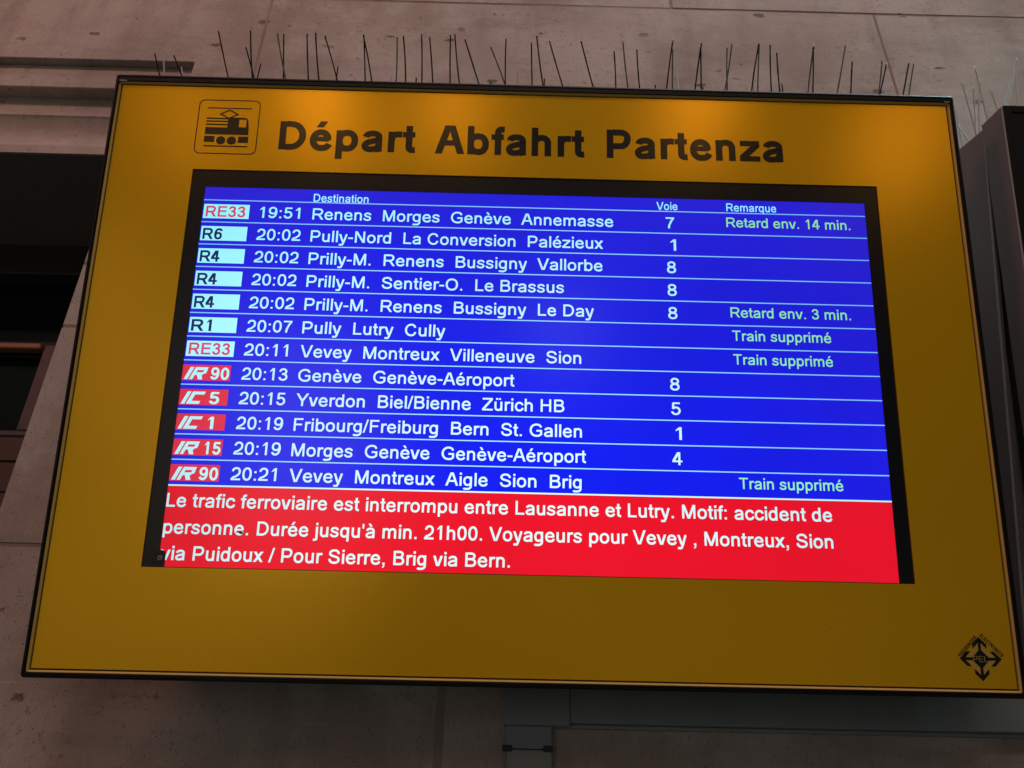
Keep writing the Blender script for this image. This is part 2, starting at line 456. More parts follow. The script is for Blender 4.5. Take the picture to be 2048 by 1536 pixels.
def glyph(ch, w):
    """(advance, list of strokes); every stroke is a list of quads"""
    h = w / 2; t = w * 0.90; g = t / 2; C = CAP; X = XH; dw = w * 1.10
    b = (w - 95) / 55.0                     # 0 regular .. 1 bold
    S = lambda nodes, ww=None, closed=False: strip(path(nodes), ww or w, closed)
    if ch == ' ': return 278, []
    if ch in 'éèàü':
        base = {'é': 'e', 'è': 'e', 'à': 'a', 'ü': 'u'}[ch]
        adv, st = glyph(base, w)
        m = adv / 2
        if ch == 'é': st.append(diag(m - 35, X + 62, m + 60, C + 22, w * 1.05))
        elif ch in 'èà': st.append(diag(m + 35, X + 62, m - 60, C + 22, w * 1.05))
        else: st += [rect(m - 75 - h, m - 75 + h, C - w * 0.9, C), rect(m + 75 - h, m + 75 + h, C - w * 0.9, C)]
        return adv, st
    if ch == 'A': return 667, [diag(333 - h * .45, C, h + 5, 0, dw), diag(333 + h * .45, C, 662 - h, 0, dw), rect(140, 527, 205, 205 + t)]
    if ch == 'B': return 667, [rect(75, 75 + w, 0, C), S([(75 + w, C - g), (370, C - g, 0), (588 - h, 545, -90), (370, 383, 180), (75 + w, 383)]), S([(360, 383), (380, 383, 0), (627 - h, 200, -90), (380, g, 180), (75 + w, g)])]
    if ch == 'C': return 722, [S([(600, 500, 112), (378, C + 8 - g, 180), (50 + h, 360, -90), (378, g - 8, 0), (615, 235, 68)])]
    if ch == 'D': return 722, [rect(80, 80 + w, 0, C), S([(80 + w, C - g), (330, C - g, 0), (672 - h, 358, -90), (330, g, 180), (80 + w, g)])]
    if ch == 'E': return 667, [rect(80, 80 + w, 0, C), rect(80 + w, 615, C - t, C), rect(80 + w, 585, 325, 325 + t), rect(80 + w, 625, 0, t)]
    if ch == 'F': return 611, [rect(80, 80 + w, 0, C), rect(80 + w, 565, C - t, C), rect(80 + w, 510, 315, 315 + t)]
    if ch == 'G': return 778, [S([(655, 515, 112), (402, C + 8 - g, 180), (50 + h, 360, -90), (402, g - 8, 0), (715 - h, 130, 38)]), rect(715 - w, 715, 95, 376), rect(412, 715 - w, 376 - t, 376)]
    if ch == 'H': return 722, [rect(80, 80 + w, 0, C), rect(642 - w, 642, 0, C), rect(80 + w, 642 - w, 330, 330 + t)]
    if ch == 'I': return 278, [rect(139 - h, 139 + h, 0, C)]
    if ch == 'L': return 556, [rect(75, 75 + w, 0, C), rect(75 + w, 525, 0, t)]
    if ch == 'M': return 833, [rect(74, 74 + w * .95, 0, C), rect(759 - w * .95, 759, 0, C), diag(74 + h * 1.3, C, 416, 0, dw), diag(759 - h * 1.3, C, 416, 0, dw)]
    if ch == 'N': return 722, [rect(78, 78 + w, 0, C), rect(644 - w, 644, 0, C), diag(78 + h * 1.1, C, 644 - h * 1.1, 0, dw * 1.15)]
    if ch == 'O': return 778, [strip(ell(389, 358, 338 - h, 366 - g), w, True)]
    if ch == 'P': return 667, [rect(76, 76 + w, 0, C), S([(76 + w, C - g), (390, C - g, 0), (622 - h, 505, -90), (390, 300, 180), (76 + w, 300)])]
    if ch == 'R': return 722, [rect(78, 78 + w, 0, C), S([(78 + w, C - g), (430, C - g, 0), (668 - h, 517, -90), (430, 325, 180), (78 + w, 325)]), diag(425, 330, 700 - h, 0, w * 1.25)]
    if ch == 'S': return 667, [S([(580 - h * .4, 490, 98), (333, C + 6 - g, 180), (65 + h, 523, -90), (330, 368, -14), (622 - h, 196, -90), (340, g - 6, 180), (45 + h, 240, 94)])]
    if ch == 'T': return 611, [rect(20, 591, C - t, C), rect(305 - h, 305 + h, 0, C - t)]
    if ch == 'V': return 667, [diag(5 + h, C, 333 - h * .4, 0, dw), diag(662 - h, C, 333 + h * .4, 0, dw)]
    if ch == 'Y': return 667, [diag(5 + h, C, 333, 285, dw * 1.1), diag(662 - h, C, 333, 285, dw * 1.1), rect(333 - h, 333 + h, 0, 300)]
    if ch == 'Z': return 611, [rect(40, 580, C - t, C), rect(20, 590, 0, t), diag(580 - h * 1.2, C - t, 20 + h * 1.4, t, w * 1.45)]
    if ch == 'a':
        return 556, [S([(52 + h, 368, 80), (285, X + 8 - g, 0), (495 - h, 365, -90), (495 - h, 60, -90), (506 - h, 0)]),
                     S([(495 - h, 300), (420, 292, 188), (36 + h, 145, -90), (215, g - 8, 0), (495 - h, 170, 75)], w * .95)]
    if ch == 'b': return 556 + 40 * b, [rect(66, 66 + w, 0, C), strip(ell(295 + 15 * b, 260, 228 + 18 * b - h, 268 - g), w, True)]
    if ch == 'c': return 500, [S([(470 - h * .3, 345, 105), (265, X + 8 - g, 180), (37 + h, 260, -90), (265, g - 8, 0), (480 - h * .3, 185, 75)])]
    if ch == 'd': return 556, [rect(490 - w, 490, 0, C), strip(ell(263, 260, 228 - h, 268 - g), w, True)]
    if ch == 'e': return 556, [S([(515 - h, 262, 90), (515 - h, 290, 90), (280, X + 8 - g, 180), (38 + h, 258, -90), (285, g - 8, 0), (505 - h * .4, 165, 66)]), rect(80, 515 - h * .6, 228, 228 + t * .88)]
    if ch == 'f': return 278 + 30 * b, [S([(90 + h, 0), (90 + h, 570, 90), (245, C - g, 0), (295 + 15 * b, C - g - 2, -4)]), rect(10, 280 + 15 * b, X - t, X)]
    if ch == 'g': return 556, [strip(ell(263, 265, 228 - h, 260 - g), w, True), S([(488 - h, X), (488 - h, -10, -90), (260, -208 + g, 180), (65, -110, 118)])]
    if ch == 'h': return 556 + 35 * b, [rect(66, 66 + w, 0, C), S([(66 + h, 330, 80), (300, X + 8 - g, 0), (490 + 20 * b - h, 330, -90), (490 + 20 * b - h, 0)])]
    if ch == 'i': return 222, [rect(66, 66 + w, 0, X), rect(66, 66 + w, C - w * 1.05, C)]
    if ch == 'j': return 222, [S([(66 + h, X), (66 + h, -100, -90), (-45, -205 + g, 184)]), rect(66, 66 + w, C - w * 1.05, C)]
    if ch == 'l': return 222, [rect(64, 64 + w, 0, C)]
    if ch == 'm': return 833, [rect(66, 66 + w, 0, X), S([(66 + h, 330, 80), (270, X + 8 - g, 0), (461 - h, 350, -90), (461 - h, 0)]), S([(461 - h, 330, 80), (600, X + 8 - g, 0), (768 - h, 350, -90), (768 - h, 0)])]
    if ch == 'n': return 556 + 30 * b, [rect(66, 66 + w, 0, X), S([(66 + h, 330, 80), (300, X + 8 - g, 0), (490 + 20 * b - h, 330, -90), (490 + 20 * b - h, 0)])]
    if ch == 'o': return 556, [strip(ell(278, 260, 243 - h, 268 - g), w, True)]
    if ch == 'p': return 556 + 40 * b, [rect(66, 66 + w, -200, X), strip(ell(295 + 15 * b, 260, 228 + 18 * b - h, 268 - g), w, True)]
    if ch == 'q': return 556, [rect(490 - w, 490, -200, X), strip(ell(263, 260, 228 - h, 268 - g), w, True)]
    if ch == 'r': return 333 + 40 * b, [rect(66, 66 + w, 0, X), S([(66 + h, 300, 84), (255, X - g, 8), (350 + 25 * b, X - g - 4, -4)])]
    if ch == 's': return 500, [S([(440 - h * .4, 362, 98), (250, X + 6 - g, 180), (50 + h, 382, -90), (250, 268, -12), (463 - h, 146, -90), (255, g - 6, 180), (34 + h * .6, 165, 96)], w * .93)]
    if ch == 't': return 278 + 40 * b, [S([(85 + h, C - 40), (85 + h, 135, -90), (235, g - 2, 0), (275 + 25 * b, g + 1, 4)]), rect(15, 268 + 25 * b, X - t, X)]
    if ch == 'u': return 556, [rect(490 - w, 490, 0, X), S([(490 - h, 190, -100), (258, g - 8, 180), (66 + h, 190, 90), (66 + h, X)])]
    if ch == 'v': return 500, [diag(10 + h, X, 250 - h * .3, 0, dw), diag(490 - h, X, 250 + h * .3, 0, dw)]
    if ch == 'x': return 500, [diag(15 + h, X, 485 - h, 0, w * 1.3), diag(485 - h, X, 15 + h, 0, w * 1.3)]
    if ch == 'y': return 500, [diag(10 + h, X, 255 - h * .3, 20, dw), S([(490 - h, X), (285, 10), (225, -130, -114), (75, -205 + g, 180), (30, -200 + g, 176)])]
    if ch == 'z': return 500, [rect(30, 470, X - t, X), rect(20, 480, 0, t), diag(470 - h * 1.2, X - t, 20 + h * 1.4, t, w * 1.45)]
    if ch == '0': return 556, [strip(ell(278, 354, 236 - h, 364 - g), w, True)]
    if ch == '1': return 556, [rect(375 - w, 375, 0, C), [[Vector((108, 488)), Vector((160, 592)), Vector((375 - w, C - 2)), Vector((375 - w, C - 150))][::-1]], ]
    if ch == '2': return 556, [S([(50 + h, 495, 84), (285, C + 4 - g, 0), (505 - h, 510, -90), (330, 255, -138), (90, g + 30, -112), (70, g, -100)]), rect(30, 510, 0, t)]
    if ch == '3': return 556, [S([(52 + h, 520, 78), (270, C + 4 - g, 0), (485 - h, 535, -90), (270, 385, 182), (215, 385)]), S([(260, 385), (280, 385, -2), (512 - h, 200, -90), (270, g - 6, 180), (42 + h, 200, 96)])]
    if ch == '4': return 556, [rect(415 - w, 415, 0, C), rect(15, 515, 162, 162 + t), diag(385 - h, C, 30 + h, 162 + t, w * 1.35)]
    if ch == '5': return 556, [rect(125, 480, C - t, C), S([(150, C - t * .5), (85 + h, 335)]), S([(85 + h, 350, 52), (285, 473 - g, 0), (512 - h, 235, -90), (270, g - 6, 180), (38 + h, 195, 98)])]
    if ch == '6': return 556, [strip(ell(283, 232, 230 - h, 240 - g), w, True), S([(490 - h * .4, 535, 100), (300, C + 4 - g, 180), (40 + h, 330, -90), (58 + h, 200, -80)])]
    if ch == '7': return 556, [rect(48, 512, C - t, C), S([(505 - h, C - t, -128), (290, 330, -112), (165 + h, 0, -93)])]
    if ch == '8': return 556, [strip(ell(278, 530, 212 - h, 190 - g), w, True), strip(ell(278, 200, 236 - h, 210 - g), w, True)]
    if ch == '9': return 556, [strip(ell(273, 484, 230 - h, 240 - g), w, True), S([(66 + h * .4, 180, -80), (256, g - 4, 0), (516 - h, 386, 90), (498 - h, 516, 100)])]
    if ch == '.': return 278, [rect(139 - h, 139 + h, 0, w)]
    if ch == ',': return 278, [rect(139 - h, 139 + h, 0, w), S([(139 + h * .5, 5), (139 + h * .4, -70), (139 - h * .9, -140)], w * .55)]
    if ch == ':': return 278, [rect(139 - h, 139 + h, 0, w), rect(139 - h, 139 + h, X - w, X)]
    if ch == "'": return 191, [rect(95 - h * .8, 95 + h * .8, C - 240, C)]
    if ch == '-': return 333, [rect(32, 301, 225, 225 + t)]
    if ch == '/': return 278, [diag(240, C + 12, 38, -12, w * .85)]
    return 400, []


def text_quads(s, w):
    x = 0; out = []
    for ch in s:
        adv, st = glyph(ch, w)
        for q in st: out.append([[Vector((p.x + x, p.y)) for p in f] for f in q])
        x += adv
    xs = [p.x for st in out for f in st for p in f]
    return out, min(xs), max(xs)


def sheet(name, strokes, material, parent, z, fn, dz=0.00002):
    """flat print: each stroke a hair above the last so that none share a plane"""
    bm = bmesh.new()
    for k, st in enumerate(strokes):
        zz = z + dz * (k % 6)
        for f in st:
            ps = [fn(p) for p in f]
            a = 0.0
            for i in range(len(ps)):
                j = (i + 1) % len(ps); a += ps[i][0] * ps[j][1] - ps[j][0] * ps[i][1]
            if a < 0: ps = ps[::-1]
            if abs(a) < 1e-12: continue
            bm.faces.new([bm.verts.new((p[0], p[1], zz)) for p in ps])
    return link(name, bm, material, parent)


def text(name, s, x0, x1, base, cap, w, material, parent, z, right=None):
    q, a, b = text_quads(s, w)
    sy = cap / CAP
    sx = (x1 - x0) / (b - a)
    return sheet(name, q, material, parent, z, lambda p: (x0 + (p.x - a) * sx, base + p.y * sy))


# ================================================================== WALL (setting)
wall = empty('wall')
tag(wall, kind='structure')
link('mortar', nbox(-0.745, 3.2, WALL + 0.0009, WALL + 0.5, 2.955, 5.0), M['mortar'], wall)
link('mortar', nbox(-0.842, 3.2, WALL + 0.0009, WALL + 0.5, 1.0, 2.9549), M['mortar'], wall)
link('mortar', nbox(-3.2, -0.7452, WALL + 0.10, WALL + 0.5, 2.96, 3.19), M['mortar'], wall)
link('mortar', nbox(-3.2, -0.7452, WALL + 0.0009, WALL + 0.5, 3.1915, 5.0), M['mortar'], wall)


def block(x0, x1, z0, z1, m='stone', d=0.09, proud=0.0, bev=0.0009):
    """a dressed stone with slightly uneven arrises"""
    bm = nbox(x0, x1, WALL - proud, WALL + d, z0, z1)
    return link('stone_block', _bev(bm, bev), M[m], wall)


def _bev(bm, b):
    bmesh.ops.bevel(bm, geom=list(bm.edges), offset=b, segments=1, affect='EDGES')
    return bm


J = 0.0032
# top course
block(-3.2, 0.388 - J, 3.430 + J, 4.25)
block(0.388 + J, 2.2, 3.430 + J, 4.25, proud=0.001)
block(2.2 + 2 * J, 3.2, 3.430 + J, 4.25)
# course below the long joint
bm = bmesh.new()            # the corner stone is L-shaped round the end of the moulding
pl = [(-3.2, 3.191), (-0.7465, 3.191), (-0.7465, 2.955), (-0.6025 - J, 2.955), (-0.6025 - J, 3.430 - J), (-3.2, 3.430 - J)]
fa = [bm.verts.new((x, WALL, z)) for x, z in pl]; fb = [bm.verts.new((x, WALL + 0.09, z)) for x, z in pl]
bm.faces.new(fa); bm.faces.new(fb[::-1])
for i in range(6): bm.faces.new((fa[i], fa[(i + 1) % 6], fb[(i + 1) % 6], fb[i]))
bmesh.ops.recalc_face_normals(bm, faces=bm.faces)
link('stone_block', _bev(bm, 0.0012), M['stone'], wall)
block(-0.6025 + J, 0.892 - J, 2.955, 3.430 - J, proud=0.0008)
block(0.892 + J, 3.2, 2.955, 3.430 - J)
# courses beside and under the board
block(-0.843, -0.30, 2.449 + J, 2.955 - 2 * J, 'stone_tooled')
block(-0.30 + 2 * J, 0.70, 2.449 + J, 2.955 - 2 * J)
block(0.70 + 2 * J, 3.2, 2.449 + J, 2.955 - 2 * J)
block(-0.843, -0.087 - J, 2.022 + J, 2.449 - J, 'stone_tooled', proud=0.0006)
block(-0.087 + J, 3.2, 2.022 + J, 2.449 - J)
block(-0.843, -0.087 - J * 2.0, 1.0, 2.022 - J, 'stone_tooled')
block(-0.087 + J * 2.0, 3.2, 1.0, 2.022 - J, 'stone_tooled')
# stepped lintel over the window at the left: each course of the moulding sits deeper
Y1, Y2 = 1.3407, 1.3757
m1 = link('lintel_moulding', _bev(nbox(-3.2, -0.7465, Y1, Y1 + 0.12, 3.118, 3.1905), 0.002), M['stone'], wall)
# the lower course has a cove: concave profile
bm = bmesh.new()
prof = [(Y2, 3.118), (Y2, 3.075), (Y2 - 0.004, 3.070), (Y2 - 0.004, 3.066)]
for i in range(29):
    a = i / 28
    prof.append((Y2 - 0.004 + 0.020 * math.sin(a * math.pi) ** 0.8 if 0 < a < 1 else Y2 - 0.004, 3.060 - a * 0.095))
prof += [(Y2 - 0.004, 2.9418)]
L_ = [bm.verts.new((-3.2, y, z)) for y, z in prof]; R_ = [bm.verts.new((-0.7465, y, z)) for y, z in prof]
for i in range(len(prof) - 1): bm.faces.new((L_[i], R_[i], R_[i + 1], L_[i + 1]))
tl = [bm.verts.new((x, Y2 + 0.12, z)) for x in (-3.2, -0.7465) for z in (3.118, 2.9418)]
bm.faces.new((L_[0], tl[0], tl[2], R_[0])); bm.faces.new((L_[-1], R_[-1], tl[3], tl[1]))
bm.faces.new([tl[0], tl[1], tl[3], tl[2]])
bm.faces.new(L_[::-1] + [tl[0], tl[1]][::1]) if False else None
bmesh.ops.recalc_face_normals(bm, faces=bm.faces)
link('lintel_moulding', bm, M['stone'], wall)
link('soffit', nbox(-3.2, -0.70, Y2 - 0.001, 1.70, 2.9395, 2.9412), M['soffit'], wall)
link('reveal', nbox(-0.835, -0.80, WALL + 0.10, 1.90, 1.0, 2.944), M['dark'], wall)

# ---- window in the recess
win = empty('wooden_window', Matrix.Translation((-1.6, 1.70, 2.1)))
tag(win, 'dark brown framed window with black glass in the wall recess left of the yellow board', 'window')
def wl(name, x0, x1, y0, y1, z0, z1, m, bev=0.003, par=None):
    o = link(name, nbox(x0 + 1.6, x1 + 1.6, y0 - 1.70, y1 - 1.70, z0 - 2.1, z1 - 2.1, bev=bev, seg=1), M[m], par or win)
    return o
wl('head_rail', -3.0, -0.84, 1.70, 1.76, 2.85, 2.944, 'dark')
wl('head_bead', -3.0, -0.84, 1.695, 1.702, 2.846, 2.850, 'frame_grey', 0.0008)
wl('glass_pane', -3.0, -0.84, 1.745, 1.752, 2.645, 2.848, 'window_glass', 0)
wl('transom', -3.0, -0.84, 1.712, 1.77, 2.640, 2.655, 'dark', 0.002)
wl('sash_stile', -1.112, -0.84, 1.70, 1.75, 2.41, 2.640, 'frame_grey')
wl('glint_bead', -3.0, -1.114, 1.69, 1.715, 2.622, 2.6385, 'bead_glint', 0.003)  # orange strip standing in for a warm glint on the rail
wl('glass_pane', -3.0, -1.113, 1.735, 1.742, 2.412, 2.64, 'window_glass', 0)
wl('sash_rail', -3.0, -0.84, 1.698, 1.75, 2.395, 2.4098, 'frame_grey')
for k, (a, b_) in enumerate(((2.335, 2.394), (2.262, 2.333), (2.20, 2.260), (2.12, 2.186), (2.04, 2.118), (1.9, 2.038))):
    wl('board', -3.0, -0.84, 1.70 + 0.002 * (k % 2), 1.75, a, b_, 'wood', 0.002)
wl('panel_back', -3.0, -0.84, 1.76, 1.78, 1.8, 2.39, 'dark', 0)

# ---- cable trunking
tr = empty('cable_trunking', Matrix.Translation((0.045, 1.32, 1.70)))
tag(tr, 'grey painted cable duct dropping down the wall and branching right under the yellow board', 'cable duct')
def tl_(name, x0, x1, y0, y1, z0, z1, m='trunk', bev=0.0015):
    return link(name, nbox(x0 - .045, x1 - .045, y0 - 1.32, y1 - 1.32, z0 - 1.70, z1 - 1.70, bev=bev, seg=2), M[m], tr)
tl_('corner_cover', 0.008, 0.105, 1.292, 1.3192, 1.760, 1.86)
tl_('vertical_duct', 0.010, 0.0785, 1.2935, 1.3192, 1.7285, 1.7596)
tl_('vertical_duct', 0.0125, 0.0782, 1.2935, 1.3192, 1.2, 1.7275)
tl_('horizontal_duct', 0.1056, 3.0, 1.2945, 1.3192, 1.7645, 1.84)
tl_('duct_backing', 0.080, 3.0, 1.310, 1.3192, 1.7590, 1.7640, 'trunk', 0.0005)
for x in (0.0125, 0.0715):
    tl_('clip', x - 0.006, x + 0.008, 1.289, 1.300, 1.7245, 1.7325, 'clip', 0.001)

# ================================================================== THE DEPARTURE BOARD
board = empty('departure_board', SMAT)
tag(board, 'large yellow train departure board with lit blue timetable screen and red message band', 'departure board')
OX0, OX1, OY0, OY1 = -0.6725, 0.6675, -0.4340, 0.4775
YX0, YX1, YY0, YY1 = -0.6672, 0.6611, -0.4272, 0.4660
FZ = 0.006
# frame: rounded lip, a fine groove along it, returning behind the panel
bm = bmesh.new()
prof = [(0.0, -0.060), (0.0, FZ - 0.003), (0.0009, FZ - 0.0009), (0.003, FZ), (0.0042, FZ), (0.0046, FZ - 0.0022), (0.0052, FZ - 0.0022), (0.0056, FZ - 0.0002)]
rings = []
def ring(ins, z, last=False):
    if last: a, b_, c, d = YX0, YX1, YY0, YY1
    else: a, b_, c, d = OX0 + ins, OX1 - ins, OY0 + ins, OY1 - ins
    r = max(0.0004, 0.005 - ins)
    out = []
    for cx_, cy_, a0 in ((a + r, c + r, 180), (b_ - r, c + r, 270), (b_ - r, d - r, 0), (a + r, d - r, 90)):
        for k in range(5):
            t = R(a0 + 22.5 * k); out.append(bm.verts.new((cx_ + r * math.cos(t), cy_ + r * math.sin(t), z)))
    return out
for ins, z in prof: rings.append(ring(min(ins, 0.0052) if False else ins, z))
rings.append(ring(0, FZ - 0.0004, True)); rings.append(ring(0, -0.004, True))
rings.append(ring(0.006, -0.060))
for k in range(len(rings)):
    a, b_ = rings[k], rings[(k + 1) % len(rings)]
    for i in range(20):
        j = (i + 1) % 20; bm.faces.new((a[i], a[j], b_[j], b_[i]))
bmesh.ops.recalc_face_normals(bm, faces=bm.faces)
link('frame', bm, M['black'], board)
for x_, w_ in ((YX0 + 0.001, 0.012), (YX1 - 0.009, 0.008)):
    link('corner_glint', nbox(x_, x_ + w_, YY1 - 0.0010, YY1 + 0.0006, FZ - 0.0012, FZ - 0.0001, bev=0.0003), M['grey_metal_light'], board)  # pale slivers that paint a small highlight into the frame's top corners
link('rear_cover', nbox(OX0 + 0.004, OX1 - 0.004, OY0 + 0.004, OY1 - 0.004, -0.062, -0.052), M['black'], board)
link('rear_housing', nbox(-0.60, 0.60, -0.33, 0.4745, -0.17, -0.0622, bev=0.004), M['grey_metal'], board)
for sx in (-0.4, 0.4):
    link('wall_bracket', nbox(sx - 0.03, sx + 0.03, -0.20, 0.20, -0.30, -0.1702, bev=0.003), M['grey_metal'], board)

# yellow panel with the screen opening
BX0, BX1, BY0, BY1 = -0.5340, 0.5322, -0.2878, 0.3166
bm = bmesh.new()
E0 = 0.0052
loft_frame(bm, [(0, 0), (0, 0), (0, 0)], 0, 1, 0, 1) if False else None
def frame_plate(bm, ax0, ax1, ay0, ay1, bx0, bx1, by0, by1, z0, z1):
    f = []
    for z in (z0, z1):
        o = [bm.verts.new(c) for c in ((ax0, ay0, z), (ax1, ay0, z), (ax1, ay1, z), (ax0, ay1, z))]
        i_ = [bm.verts.new(c) for c in ((bx0, by0, z), (bx1, by0, z), (bx1, by1, z), (bx0, by1, z))]
        f.append((o, i_))
    for k in range(4):
        j = (k + 1) % 4
        for z in (0, 1): bm.faces.new((f[z][0][k], f[z][0][j], f[z][1][j], f[z][1][k]))
        bm.faces.new((f[0][0][k], f[0][0][j], f[1][0][j], f[1][0][k])); bm.faces.new((f[0][1][k], f[0][1][j], f[1][1][j], f[1][1][k]))
    bmesh.ops.recalc_face_normals(bm, faces=bm.faces)
    return bm
link('front_panel', frame_plate(bm, YX0 + E0, YX1 - E0, YY0 + E0, YY1 - E0, BX0, BX1, BY0, BY1, -0.0018, 0.0), M['yellow'], board)
link('panel_groove', frame_plate(bmesh.new(), YX0 + 0.0003, YX1 - 0.0003, YY0 + 0.0003, YY1 - 0.0003, YX0 + 0.02, YX1 - 0.02, YY0 + 0.02, YY1 - 0.02, -0.0035, -0.0019), M['groove'], board)
bm = bmesh.new()
loft_frame(bm, [(0.0002, -0.0018), (0.0002, 0.0030), (0.0009, 0.0034), (0.0028, 0.0008), (0.0028, -0.0018)], YX0, YX1, YY0, YY1)
link('edge_trim', bm, M['trim'], board)

# black border and the screen
link('screen_border', frame_plate(bmesh.new(), BX0 - 0.004, BX1 + 0.004, BY0 - 0.004, BY1 + 0.004, -0.5118, 0.5112, -0.2868, 0.2880, -0.0060, -0.0022), M['bezel'], board)
SZ = -0.0030
screen = link('screen', nbox(-0.5130, 0.5126, -0.2875, 0.2890, -0.020, SZ), M['blue'], board)
PZ = SZ + 0.00025
row0, pitch = 0.2660, 0.0367
msg = link('red_message_band', nbox(-0.5129, 0.5125, -0.2874, row0 - 12 * pitch - 0.0009, SZ + 0.00002, SZ + 0.0001), M['red'], screen)
for k in range(13):
    y = row0 - pitch * k
    x1 = 0.5108
    th = 0.0008 if k < 12 else 0.0011
    link('row_rule', nbox(-0.5129, x1 + (0.0015 if k > 8 else 0), y - th, y + th, SZ + 0.0001, PZ), M['line'] if k < 12 else M['txt'], screen)

def row_base(k): return row0 - pitch * k + 0.0086
TW = 108
text('header_text', 'Destination', -0.3435, -0.2587, 0.2672, 0.0134, 108, M['txt'], screen, PZ)
text('header_text', 'Voie', 0.1871, 0.2199, 0.2684, 0.0134, 108, M['txt'], screen, PZ)
text('header_text', 'Remarque', 0.2956, 0.3733, 0.2689, 0.0134, 108, M['txt'], screen, PZ)
rows = [
    ('RE33', 'r', '19:51', 'Renens  Morges  Genève  Annemasse', 0.1200, '7', 'Retard env. 14 min.', 0.4862),
    ('R6', 'n', '20:02', 'Pully-Nord  La Conversion  Palézieux', 0.1040, '1', '', 0),
    ('R4', 'n', '20:02', 'Prilly-M.  Renens  Bussigny  Vallorbe', 0.1031, '8', '', 0),
    ('R4', 'n', '20:02', 'Prilly-M.  Sentier-O.  Le Brassus', 0.0444, '8', '', 0),
    ('R4', 'n', '20:02', 'Prilly-M.  Renens  Bussigny  Le Day', 0.0895, '8', 'Retard env. 3 min.', 0.4752),
    ('R1', 'n', '20:07', 'Pully  Lutry  Cully', -0.1315, '', 'Train supprimé', 0.4432),
    ('RE33', 'r', '20:11', 'Vevey  Montreux  Villeneuve  Sion', 0.0705, '', 'Train supprimé', 0.4432),
    ('90', 'IR', '20:13', 'Genève  Genève-Aéroport', -0.0273, '8', '', 0),
    ('5', 'IC', '20:15', 'Yverdon  Biel/Bienne  Zürich HB', 0.0461, '5', '', 0),
    ('1', 'IC', '20:19', 'Fribourg/Freiburg  Bern  St. Gallen', 0.0716, '1', '', 0),
    ('15', 'IR', '20:19', 'Morges  Genève  Genève-Aéroport', 0.0775, '4', '', 0),
    ('90', 'IR', '20:21', 'Vevey  Montreux  Aigle  Sion  Brig', 0.0712, '', 'Train supprimé', 0.4440)]
NUMX = {'7': (0.2008, 0.2140), '1': (0.2064, 0.2158), '8': (0.2008, 0.2147), '5': (0.2013, 0.2152), '4': (0.2011, 0.2155)}
V = lambda x, y: Vector((x, y))
for k, (bt, kind, tm, dest, dx1, voie, rem, rx1) in enumerate(rows):
    yb = row_base(k + 1)
    top = row0 - pitch * k
    b1, b0 = top - 0.0070, top - 0.0306
    bx0 = -0.5104 if kind in 'rn' else -0.5118
    red = kind in ('IR', 'IC')
    link('train_badge', nbox(bx0, -0.4404 if not red else -0.4418, b0, b1, SZ + 0.0001, PZ - 0.00003), M['badge_red'] if red else M['badge_white'], screen)
    if kind == 'r': text('badge_text', bt, -0.5066, -0.4462, yb + 0.0002, 0.0178, 126, M['txt_red'], screen, PZ)
    elif kind == 'n': text('badge_text', bt, -0.5074, -0.4774, yb - 0.0005, 0.0182, 136, M['txt_navy'], screen, PZ)
    else:
        y0 = yb - 0.0010; H = 0.0185
        f = lambda p: (-0.5090 + p.x * H, y0 + p.y * H)
        def sl(a, b_, w_): return strip([V(*a), V(*b_)], w_)
        def hb(x0, x1, ya, ybb):   # slanted bar
            s = 0.46
            return [[V(x0 + s * ya, ya), V(x1 + s * ya, ya), V(x1 + s * ybb, ybb), V(x0 + s * ybb, ybb)]]
        strokes = [hb(0.0, 0.30, 0, 1)]
        if kind == 'IR':
            strokes += [hb(0.42, 0.68, 0, 1), hb(0.68, 1.42, 0.76, 1.0), hb(1.20, 1.47, 0.48, 0.76), hb(0.68, 1.30, 0.36, 0.58),
                        [[V(1.02, 0.36), V(1.12, 0), V(1.48, 0), V(1.36, 0.40)]]]
        else:
            strokes += [hb(0.42, 0.72, 0, 1), hb(0.72, 1.42, 0.76, 1.0), hb(0.72, 1.42, 0, 0.24)]
        sheet('train_class_logo', strokes, M['txt'], screen, PZ, f)
        if bt == '90' : xa, xb = -0.4704, -0.4436
        elif bt == '15': xa, xb = -0.4672, -0.4440
        elif bt == '5': xa, xb = -0.4684, -0.4538
        else: xa, xb = -0.4672, -0.4582
        text('badge_text', bt, xa, xb, y0 + 0.0004, 0.0180, 135, M['txt'], screen, PZ)
    ta, tb = (-0.4243, -0.3621) if tm == '19:51' else (-0.4256, -0.3585)
    if tm[-1] == '1' and tm != '19:51': tb = -0.3612
    text('time_text', tm, ta, tb, yb + 0.0002, 0.0184, TW, M['txt'], screen, PZ)
    text('destination_text', dest, -0.3430, dx1, yb - 0.0004, 0.0187, TW, M['txt'], screen, PZ)
    if voie: text('platform_number', voie, NUMX[voie][0], NUMX[voie][1], yb - 0.0003, 0.0186, 106, M['txt'], screen, PZ)
    if rem:
        text('remark_text', rem, 0.2945 if rem[0] == 'R' else 0.2955, rx1, row0 - pitch * (k + 1) + 0.0130, 0.0160, 104, M['green'], screen, PZ)
text('message_text', 'Le trafic ferroviaire est interrompu entre Lausanne et Lutry. Motif: accident de', -0.5112, 0.4249, -0.2048, 0.0192, 112, M['txt'], screen, PZ)
text('message_text', "personne. Durée jusqu'à min. 21h00. Voyageurs pour Vevey , Montreux, Sion", -0.5112, 0.4235, -0.2418, 0.0192, 112, M['txt'], screen, PZ)
text('message_text', 'via Puidoux / Pour Sierre, Brig via Bern.', -0.5106, -0.0281, -0.2777, 0.0192, 112, M['txt'], screen, PZ)

